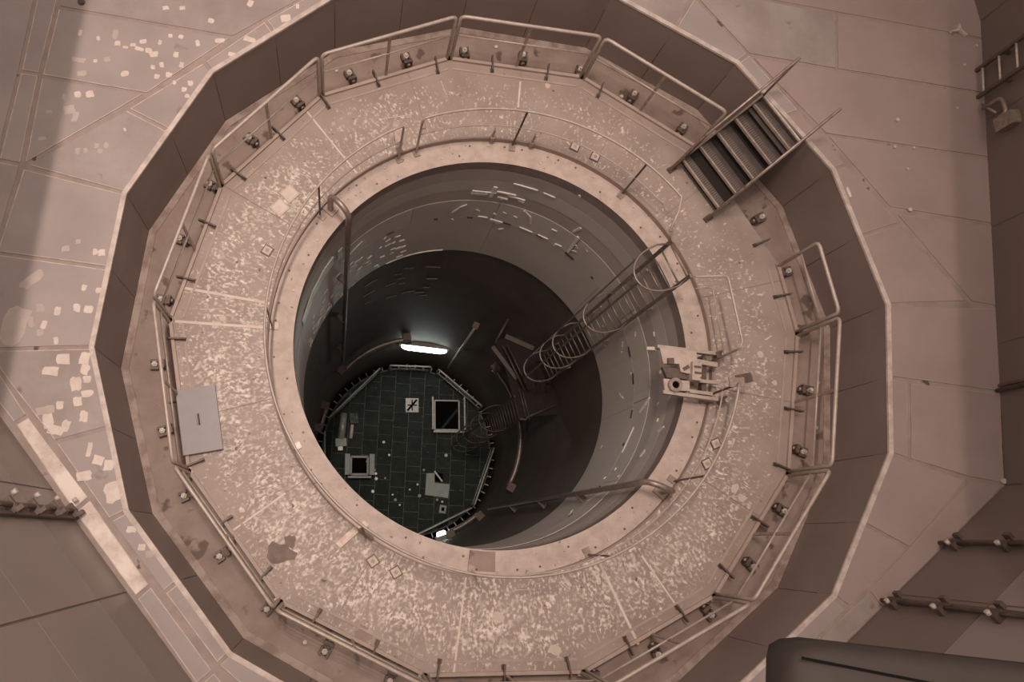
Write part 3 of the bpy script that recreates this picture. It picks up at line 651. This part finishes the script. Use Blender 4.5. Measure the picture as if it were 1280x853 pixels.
arcpipe(140, 97, -11.0, 'curved pipe length on the lower shaft wall, left of the long lamp')
arcpipe(42, -30, -10.6, 'curved pipe length on the lower shaft wall, behind the second caged ladder')
arcpipe(-49, -69, -12.2, 'curved pipe length on the lower shaft wall, at the small round lamp')
arcpipe(172, 158, -12.6, 'short curved pipe length low on the left side of the shaft')

# ================================================================ shaft lamps
def shaft_lamp(name, a, z, ln, h, label, power):
    t = thing(name, label, 'lamp'); R = Matrix.Rotation(rad(a+90), 3, 'Z')
    MB().box(pol(2.97, a, z), (ln+.16, .14, h+.08), a+90).build('housing', 'lampbody', t)
    g = MB(); c = pol(2.88, a, z); d = Vector((-math.sin(rad(a)), math.cos(rad(a)), 0)); rr = h*.5
    vs = []; fs = []; prof = [(-1, .10), (-.97, .45), (-.88, .80), (-.7, 1), (.7, 1), (.88, .80), (.97, .45), (1, .10)]; inr = Vector((-math.cos(rad(a)), -math.sin(rad(a)), 0))
    for (u, q) in prof:
        for k in range(12): vs.append(c+d*(u*ln/2)+rr*q*(math.cos(PI*k/6)*Vector((0, 0, 1))+math.sin(PI*k/6)*inr))
    for i in range(len(prof)-1):
        for k in range(12): fs.append((i*12+k, i*12+(k+1) % 12, (i+1)*12+(k+1) % 12, (i+1)*12+k))
    fs += [tuple(range(12)), tuple(range((len(prof)-1)*12, len(prof)*12))[::-1]]
    g.add(vs, fs, True).build('tube_glass', 'lampglow', t)
    ld = bpy.data.lights.new('shaft_lamp_light', 'POINT'); ld.energy = power; ld.color = (.92, 1.0, .94); ld.shadow_soft_size = .15
    lo = bpy.data.objects.new('shaft_lamp_light', ld); COL.objects.link(lo); lo.location = pol(2.55, a, z)
    settle(t, pol(2.97, a, z))
shaft_lamp('tube_lamp', 84.3, -12.2, 1.42, .22, 'long glowing tube lamp on the lower shaft wall', 2.2)
shaft_lamp('round_lamp', -73.0, -12.6, .30, .20, 'small glowing lamp at the bottom edge of the shaft mouth', 1.5)

# ================================================================ shaft floor
ZB = -15.0; RB = 2.80
sf = MB().lathe([(0.0, ZB-.03), (RB, ZB-.03), (RB, ZB-.22), (0.0, ZB-.22)], n=72).build('shaft_floor', 'bjoint'); tag(sf, 'round floor of dark greenish plates at the bottom of the shaft', kind='structure')
def clip(pts, r):
    out = pts
    for k in range(40):
        a = 2*PI*k/40; nx, ny = math.cos(a), math.sin(a); new = []
        for i in range(len(out)):
            p, q = out[i], out[(i+1) % len(out)]
            dp, dq = p[0]*nx+p[1]*ny-r, q[0]*nx+q[1]*ny-r
            if dp <= 0: new.append(p)
            if dp*dq < 0:
                s = dp/(dp-dq); new.append((p[0]+(q[0]-p[0])*s, p[1]+(q[1]-p[1])*s))
        out = new
        if len(out) < 3: return None
    return out
tl = .50
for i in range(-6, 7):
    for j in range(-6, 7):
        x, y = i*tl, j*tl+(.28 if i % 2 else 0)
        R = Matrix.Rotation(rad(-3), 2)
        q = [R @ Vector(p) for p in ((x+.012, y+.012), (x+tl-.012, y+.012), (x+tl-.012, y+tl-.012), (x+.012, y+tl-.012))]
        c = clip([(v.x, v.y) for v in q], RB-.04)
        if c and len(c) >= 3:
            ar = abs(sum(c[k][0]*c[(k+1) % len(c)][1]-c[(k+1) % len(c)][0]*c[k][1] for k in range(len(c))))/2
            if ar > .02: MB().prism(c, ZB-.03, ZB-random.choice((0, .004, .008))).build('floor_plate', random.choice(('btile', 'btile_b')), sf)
MB().lathe([(RB-.03, ZB-.1), (RB+.03, ZB-.1), (RB+.03, ZB+.10), (RB-.03, ZB+.10)], n=72).build('toe_ring', M['bjoint'], sf)
for k in range(64):
    a = k*360/64; MB().bar(pol(RB+.02, a, ZB+.02), pol(RB+.17, a, ZB+.02), .03, .03).build('peg', 'brail', sf)
for k in range(22):
    x, y = random.uniform(-1.4, 1.6), random.uniform(-2.0, .4); c = Vector((x, y, ZB))
    MB().cyl(c, c+Vector((0, 0, .03)), random.uniform(.03, .06), 7).build('stud', 'bplate' if k % 3 == 0 else 'brail', sf)
def brail(a0, a1, label, two=True):
    t = thing('floor_rail', label, 'railing', 'rails round the shaft floor')
    p, q = pol(2.78, a0), pol(2.78, a1); up = Vector((0, 0, 1)); d = (q-p).normalized()
    MB().tube(fillet([p+up*(ZB), p+up*(ZB+1), q+up*(ZB+1), q+up*ZB], .08, 3), .032, 6).build('top_rail', 'brail', t)
    MB().tube([p+up*(ZB+.5), q+up*(ZB+.5)], .025, 6).build('mid_rail', 'brail', t)
    MB().tube([(p+q)/2+up*ZB, (p+q)/2+up*(ZB+1)], .025, 6).build('post', 'brail', t)
    settle(t, p+up*ZB)
brail(160.5, 110.5, 'long rail at the upper left of the shaft floor')
brail(103.4, 75, 'short rail at the top of the shaft floor, under the long tube lamp')
brail(69.6, 30, 'rail at the upper right of the shaft floor, reaching the second caged ladder')
brail(0.5, -41, 'rail at the lower right of the shaft floor')
brail(-43.5, -85.5, 'rail at the bottom of the shaft floor beside the small lamp')
brail(-167, 170, 'short rail at the left of the shaft floor by the rim')
def hatch(x0, x1, y0, y1, label, pale):
    t = thing('hatch_frame', label, 'hatch')
    MB().prism([(x0, y0), (x1, y0), (x1, y1), (x0, y1)], ZB-.02, ZB+.004).build('dark_hole_plate', 'black', t)  # black plate above the tiles; the hole's darkness is only its colour
    w_ = .07 if pale else .045
    for a, b in (((x0, y0), (x1, y0)), ((x1, y0), (x1, y1)), ((x1, y1), (x0, y1)), ((x0, y1), (x0, y0))):
        MB().bar((*a, ZB+.03), (*b, ZB+.03), w_, .06).build('frame_bar', 'bplate' if pale else 'brail', t)
    for x in ((x0-.12), (x1+.12)):
        MB().bar((x, y0-.05, ZB+.5), (x, y1+.05, ZB+.5), .05 if not pale else .16, .05).build('guard_bar', 'bplate' if pale else 'brail', t)
        for y in (y0, y1): MB().cyl((x, y, ZB), (x, y, ZB+.5), .03, 6).build('guard_post', 'brail', t)
    MB().bar((x0-.1, y0-.12, ZB+.5), (x1+.1, y0-.12, ZB+.5), .06, .05).build('guard_bar', 'bplate' if pale else 'brail', t)
    if not pale: MB().bar((x0+.25, y0+.05, ZB+.02), (x1-.05, y1-.3, ZB+.02), .08, .03).build('brace', 'btile', t)
    settle(t, (x0, y0, ZB))
hatch(.95, 1.78, .72, 1.72, 'square hatch with guard bars beside the second caged ladder', False)
hatch(-1.86, -1.30, -.80, -.22, 'small pale-framed square hatch at the left of the shaft floor', True)
MB_L = MB().prism([(.66, -.75), (.93, -.74), (.93, -1.06), (1.44, -1.11), (1.38, -1.56), (.61, -1.46)], ZB, ZB+.04)
t = thing('cover_sheet', 'pale L-shaped cover sheet lying on the shaft floor', 'sheet')
MB_L.build('sheet', 'bplate', t); MB().box((1.08, -.88, ZB+.04), (.26, .26, .07), -5).build('cut_box', 'black', t); MB().bar((.92, -.68, ZB+.1), (1.18, -1.02, ZB+.1), .05, .04).build('lever', 'brail', t)
settle(t, (.9, -1.2, ZB))
t = thing('target_tile', 'small pale tile with a dark diagonal cross on the shaft floor', 'tile')
MB().box((.18, 1.55, ZB+.01), (.44, .48, .02)).build('tile', 'brail', t)
MB().bar((.02, 1.36, ZB+.024), (.34, 1.74, ZB+.024), .07, .012).build('cross_bar', 'black', t)
MB().bar((.02, 1.55, ZB+.024), (.34, 1.55, ZB+.024), .04, .012).build('cross_bar', 'black', t); MB().bar((.18, 1.36, ZB+.024), (.18, 1.74, ZB+.024), .04, .012).build('cross_bar', 'black', t)
settle(t, (.18, 1.55, ZB))
t = thing('junction_box', 'small square box near the bottom rail of the shaft floor', 'box')
MB().box((1.19, -1.93, ZB+.06), (.22, .26, .12), -10).build('body', 'bplate', t); MB().box((1.19, -1.93, ZB+.125), (.10, .12, .02), -10).build('cover', 'black', t); settle(t, (1.19, -1.93, ZB))
t = thing('instrument_tube', 'pale tube with a lug lying at the left of the shaft floor', 'tube')
MB().cyl((-2.12, 1.22, ZB+.14), (-2.2, .36, ZB+.14), .12, 10).build('tube', 'brail', t); MB().box((-2.2, .24, ZB+.12), (.36, .26, .18), 4).build('collar', 'bplate', t); MB().box((-2.22, .06, ZB+.1), (.16, .16, .10), 4).build('lug', 'brail', t); settle(t, (-2.16, .7, ZB))
t = thing('instrument_tube', 'thin white rod with a dark head beside the pale tube', 'tube')
MB().cyl((-1.84, .84, ZB+.1), (-1.88, .38, ZB+.1), .06, 8).build('rod', 'patch', t); MB().box((-1.78, 1.05, ZB+.1), (.26, .34, .16), 4).build('head', 'bjoint', t); settle(t, (-1.85, .6, ZB))

# ================================================================ things on the platform
t = thing('grey_lid', 'flat blue-grey rectangular lid lying on the platform at left', 'lid')
lp = [(-4.61, -.79), (-4.07, -.70), (-3.91, -1.61), (-4.45, -1.71)]
MB().prism(lp, ZP+.035, ZP+.10).build('panel', 'lid', t)
MB().prism(inset(lp, .06), ZP, ZP+.035).build('packing', 'dark', t)
MB().tube(fillet([(-4.272, -1.13, ZP+.10), (-4.272, -1.13, ZP+.13), (-4.245, -1.27, ZP+.13), (-4.245, -1.27, ZP+.10)], .02, 3), .011, 6).build('handle', 'dark', t)
MB().tube(fillet([(-4.30, -1.135, ZP+.10), (-4.30, -1.135, ZP+.11), (-4.273, -1.275, ZP+.11), (-4.273, -1.275, ZP+.10)], .02, 3), .008, 6).build('handle', 'rail', t)
settle(t, (-4.26, -1.2, ZP))
SQ = [(-1.80, -3.14, 35, 'square pad on the platform below the rim, left of its twin'), (-1.48, -3.29, 30, 'square pad on the platform below the rim, right of its twin'),
      (1.36, 3.28, -25, 'square pad by the upper right rail, left of its twin'), (1.68, 3.12, -25, 'square pad by the upper right rail, right of its twin'),
      (-3.12, 2.28, 45, 'whitish square pad at upper left, nearer the shaft'), (-3.26, 2.05, 45, 'whitish square pad at upper left, farther from the shaft'),
      (3.30, -1.45, 20, 'square pad inside the right rail, upper of two'), (3.14, -1.75, 25, 'square pad inside the right rail, lower of two'), (-3.42, 1.36, 60, 'small square pad beside the left rail')]
for i, (x, y, a, lb) in enumerate(SQ):
    t = thing('square_pad', lb, 'plate', 'square pads on the platform'); s_ = .15 if i not in (4, 5) else .22
    r_ = math.hypot(x, y); zz = ZP if r_ > RI+.1 else ZP
    MB().box((x, y, zz+.010), (s_, s_, .02), a).build('frame', 'stain_b' if i in (4, 5) else 'dark', t)
    MB().box((x, y, zz+.022), (s_*.78, s_*.78, .006), a).build('face', 'patch' if i in (4, 5) else 'stain_b', t)
    if i not in (4, 5): MB().box((x, y, zz+.027), (s_*.34, s_*.34, .006), a+20).build('mark', 'plat_edge', t)
    settle(t, (x, y, zz))
t = thing('wedge_bar', 'rusty flat bar pointing outward from the lower left rim', 'bar')
MB().bar(pol(3.38, -126.9, ZP+.02), pol(3.72, -128.0, ZP+.02), .10, .03).build('bar', 'steel', t); MB().bar(pol(3.36, -126.5, ZP+.05), pol(3.36, -122.5, ZP+.05), .06, .05).build('cross_piece', 'dark', t); settle(t, pol(3.5, -127.3, ZP))

# ================================================================ winch bracket on the rim
t = thing('winch_bracket', 'steel winch bracket with a round hub, bolted over the right rim', 'winch')
MB().bar((2.40, -.03, .30), (3.30, -.12, .30), .05, .10).build('side_beam', 'rail', t)
MB().bar((2.44, -.72, .30), (3.28, -.82, .30), .05, .10).build('side_beam', 'rail', t)
MB().bar((2.98, -.25, .33), (3.30, -.30, .33), .07, .07).build('cross_bar', 'rail', t)
MB().bar((2.85, -.53, .33), (3.30, -.57, .33), .05, .05).build('cross_bar', 'rail', t)
MB().bar((2.85, -.70, .32), (3.2, -.74, .32), .05, .05).build('cross_bar', 'rail', t)
MB().prism([(2.42, -.06), (2.98, -.11), (2.98, -.30), (2.90, -.46), (2.72, -.42), (2.70, -.30), (2.46, -.30)], .34, .38).build('top_plate', 'ring', t)
MB().prism([(2.46, -.34), (2.70, -.36), (2.86, -.50), (2.82, -.52), (2.52, -.50)], .26, .33).build('top_plate', 'dark', t)
MB().box((2.93, -.42, .38), (.14, .28, .16), -6).build('gear_box', 'ring', t)
for y in (-.36, -.45): MB().box((2.94, y, .465), (.10, .03, .02), -6).build('slot', 'dark', t)
MB().prism([(2.46, -.52), (2.86, -.55), (2.85, -.70), (2.47, -.70)], .30, .34).build('hub_plate', 'ring', t)
hb = MB().lathe([(.055, .34), (.105, .34), (.105, .40), (.055, .40)], n=24).build('hub', 'steel', t)
hc = MB().cyl((0, 0, .335), (0, 0, .36), .054, 16).build('hub_core', 'black', t)
MB().box((2.56, -.27, .40), (.09, .09, .06)).build('catch', 'dark', t)
MB().box((2.80, -.36, .385), (.10, .05, .02), 30).build('catch', 'dark', t)
for x, y in ((3.32, -.13), (3.31, -.83)):
    MB().box((x+.05, y, .30), (.14, .10, .10), 20).build('clamp_knob', 'dark', t); MB().cyl((x+.08, y, .30), (x+.12, y, .36), .04, 6).build('bolt', 'bolt', t)
for x, y in ((3.22, -.16), (3.2, -.78)): MB().box((x, y, .13), (.10, .10, .26)).build('foot', 'steel', t)
MB().box((2.32, -.05, .26), (.12, .05, .05)).build('end_pin', 'bolt', t)
MB().box((3.12, -.47, .22), (.07, .60, .12), -6).build('back_beam', 'dark', t)
settle(t, (3.2, -.45, 0))
hb.location += Vector((2.62, -.62, 0)); hc.location += Vector((2.62, -.62, 0))

# ================================================================ hall walls
WTOP = 9.5
def hall_wall(name, A, B, rows, cuts, label, mats):
    A, B = Vector((*A, 0)), Vector((*B, 0)); d = (B-A).normalized(); nrm = Vector((-d.y, d.x, 0))
    if nrm.dot(-A) < 0: nrm = -nrm
    ob = MB().prism([A-nrm*.006, B-nrm*.006, B-nrm*.3, A-nrm*.3], ZT-.3, WTOP).build(name, 'joint'); tag(ob, label, kind='structure')
    L_ = (B-A).length; cu = [0]+cuts+[L_]
    for i in range(len(cu)-1):
        for j in range(len(rows)-1):
            a = A+d*(cu[i]+.012); b = A+d*(cu[i+1]-.012)
            MB().prism([a, b, b-nrm*.0058, a-nrm*.0058], rows[j]+(.008 if j else 0), rows[j+1]-.008).build('wall_panel', mats[min(j, len(mats)-1)], ob)
    return A, B, d, nrm
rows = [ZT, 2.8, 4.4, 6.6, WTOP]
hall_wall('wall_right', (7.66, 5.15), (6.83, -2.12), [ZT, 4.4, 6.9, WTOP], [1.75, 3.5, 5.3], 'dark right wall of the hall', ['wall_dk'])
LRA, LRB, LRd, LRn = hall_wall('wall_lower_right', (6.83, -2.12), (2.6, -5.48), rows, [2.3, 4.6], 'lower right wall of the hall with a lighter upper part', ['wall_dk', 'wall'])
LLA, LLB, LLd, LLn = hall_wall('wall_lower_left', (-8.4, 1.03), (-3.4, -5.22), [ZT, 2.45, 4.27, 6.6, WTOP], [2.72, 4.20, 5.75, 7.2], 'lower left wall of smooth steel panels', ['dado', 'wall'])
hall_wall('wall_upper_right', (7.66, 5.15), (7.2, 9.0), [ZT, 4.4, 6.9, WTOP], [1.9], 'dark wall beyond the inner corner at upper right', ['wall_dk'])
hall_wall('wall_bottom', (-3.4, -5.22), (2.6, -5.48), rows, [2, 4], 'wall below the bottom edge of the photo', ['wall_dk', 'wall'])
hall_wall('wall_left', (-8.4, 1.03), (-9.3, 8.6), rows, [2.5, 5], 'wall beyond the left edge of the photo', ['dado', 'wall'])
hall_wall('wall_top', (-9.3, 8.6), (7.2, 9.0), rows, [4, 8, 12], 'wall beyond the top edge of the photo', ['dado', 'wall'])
# two unseen beams added above the deck to shade its left and right margins
for nm, pts, lb in (('shade_beam_left', [(-5.80, -5.9), (-4.42, 9.1), (-5.72, 9.1), (-7.10, -5.9)], 'left unseen beam added above the deck to shade its margin'),
                    ('shade_beam_right', [(1.53, -5.9), (3.27, 9.1), (5.0, 9.1), (3.26, -5.9)], 'right unseen beam added above the deck to shade its margin')):
    tag(MB().prism(pts, 9.5, 10.1).build(nm, 'shade_beam'), lb, kind='structure')

# vertical conduits on the hall walls
def conduit(base, n, z0, z1, label, step=.62, first=.25, mt='dark', r=.028, cw=.7):
    t = thing('wall_conduit', label, 'conduit', 'vertical conduits on the hall walls'); b = Vector((*base, 0)); up = Vector((0, 0, 1)); n = Vector(n); s = Vector((-n.y, n.x, 0))
    MB().tube([b+n*.07+up*z0, b+n*.07+up*z1], r, 8).build('conduit', mt, t)
    MB().bar(b+n*.03+s*-.08+up*z0, b+n*.03+s*-.08+up*z1, .04, .03, up=n).build('rail_strip', mt, t)
    z = z0+first
    while z < z1:
        k = MB(); k.box(b+n*.05+up*z, (.14*cw, .24*cw, .06), math.degrees(math.atan2(n.y, n.x))); k.box(b+n*.12-s*.08+up*z, (.08, .05, .10), math.degrees(math.atan2(n.y, n.x)))
        o = k.build('pipe_clamp', 'dark', t); q = b+n*.13+s*.09+up*z; MB().cyl(q, q+n*.05, .03, 6).build('bolt', 'bolt', o)
        z += step
    settle(t, b+up*z0)
def on(A, d, dist): return (A.x+d.x*dist, A.y+d.y*dist)
def proj(A, d, p): return (Vector((*p, 0))-A).dot(d)
conduit(on(LRA, LRd, proj(LRA, LRd, (5.80, -2.95))), LRn, ZT, 6.0, 'dark conduit on the lower right wall, nearer the wall corner', .80, .30)
conduit(on(LRA, LRd, proj(LRA, LRd, (4.86, -3.66))), LRn, ZT, 6.0, 'dark conduit on the lower right wall, nearer the foreground duct', .80, .28)
conduit(on(LLA, LLd, proj(LLA, LLd, (-5.52, -2.52))), LLn, ZT, 6.0, 'dark conduit with clamps on the lower left wall', .62, .10, cw=.75)
rn = Vector((-7.27, .83, 0)).normalized()
conduit((7.0, -.80), rn, ZT, 5.0, 'thin conduit on the dark right wall, level with the winch bracket', .9, 2.2)

# wall ladder at upper right
t = thing('wall_ladder', 'dark wall ladder with bright rungs at the upper right', 'ladder')
wn = rn; off = wn*.16
p, q = Vector((7.60, 4.25, 0))+off, Vector((7.55, 3.79, 0))+off; up = Vector((0, 0, 1))
for v in (p, q): MB().bar(v+up*(ZT-.0), v+up*5.0, .05, .05, up=wn).build('stile', 'dark', t)
z = ZT+.12
while z < 5: MB().cyl(p+up*z, q+up*z, .016, 8).build('rung', 'bolt', t); z += .31
for z in (ZT+.5, 3.2):
    for v in (p, q): MB().bar(v+up*z, v-off+up*z, .05, .05).build('wall_bracket', 'dark', t)
settle(t, (p+q)/2+up*ZT)
t = thing('hook_box', 'hooked pipe with a small box on the wall below the wall ladder', 'fixture')
w0 = Vector((7.53, 3.55, 0))+wn*.16
MB().tube(fillet([w0+Vector((0, 0, 1.32)), w0+Vector((0, 0, 1.68)), w0+Vector((-.02, -.28, 1.72)), w0+Vector((-.02, -.30, 1.60))], .12, 5), .03, 8).build('hook_pipe', 'steel', t)
MB().tube([w0+Vector((0, .08, 1.32)), w0+Vector((0, -.2, 1.55))], .02, 8).build('arm', 'steel', t)
MB().box(w0+Vector((-.02, -.42, 1.72)), (.16, .20, .30), 6).build('box', 'steel', t)
settle(t, w0+Vector((0, 0, 1.32)))
# caster-like fitting near the corner and a few studs
t = thing('deck_fitting', 'small pale three-armed fitting on the deck at the upper right corner', 'fitting')
c = Vector((7.25, 4.95, ZT))
for a, l in ((95, .10), (195, .16), (-45, .13)): MB().bar(c+Vector((0, 0, .03)), c+pol(l, a)+Vector((0, 0, .03)), .028, .05).build('arm', 'lip', t)
settle(t, c)
for x, y, r in ((7.5, 4.7, .022), (7.25, 4.35, .022), (7.0, 3.6, .02), (6.0, 3.35, .03), (6.2, 2.9, .02), (6.0, 1.9, .03), (-6.02, 4.53, .05), (6.81, -2.06, .04), (5.9, 2.9, .02), (6.05, 2.55, .02)):
    MB().cyl((x, y, ZT-.003), (x, y, ZT+.03), r, 8).build('stud', 'bolt' if x > 0 else 'dark', floor)

# ================================================================ foreground duct under the right shade beam
t = thing('foreground_duct', 'dark rounded duct crossing the lower right corner close to the viewer', 'duct')
A = Vector((-.69, -3.165, 8.6)); d = Vector((1, -.115, 0)).normalized(); s = Vector((d.y, -d.x, 0))
prof = []
for (u, z) in ((0, -.10), (0, -.05), (.02, -.015), (.05, 0), (.30, 0), (.36, -.02), (.38, -.06), (.38, -.26), (0, -.26)): prof.append((u, z))
mb = MB(); vs = []; L_ = [(0, .55, .06), (.03, .8, .03), (.08, .93, .01), (.16, 1, 0), (3.3, 1, 0)]
for (l, sc, dz) in L_:
    for (u, z) in prof: vs.append(A+d*l+s*(.19+(u-.19)*sc)+Vector((0, 0, z*sc-dz)))
n = len(prof); fs = []
for i in range(len(L_)-1):
    for k in range(n): fs.append((i*n+k, i*n+(k+1) % n, (i+1)*n+(k+1) % n, (i+1)*n+k))
fs += [tuple(range(n)), tuple(range((len(L_)-1)*n, len(L_)*n))[::-1]]
mb.add(vs, fs, True).build('duct_body', 'duct', t)
MB().bar(A+d*.02+s*.055+Vector((0, 0, .0)), A+d*3.2+s*.30+Vector((0, 0, .002)), .010, .006).build('seam_strip', 'black', t)
for l in (2.75, 3.1): MB().bar(A+d*l+s*.19+Vector((0, 0, 0)), A+d*l+s*.19+Vector((0, 0, .92)), .04, .02, up=d).build('hanger', 'dark', t)
settle(t, A)
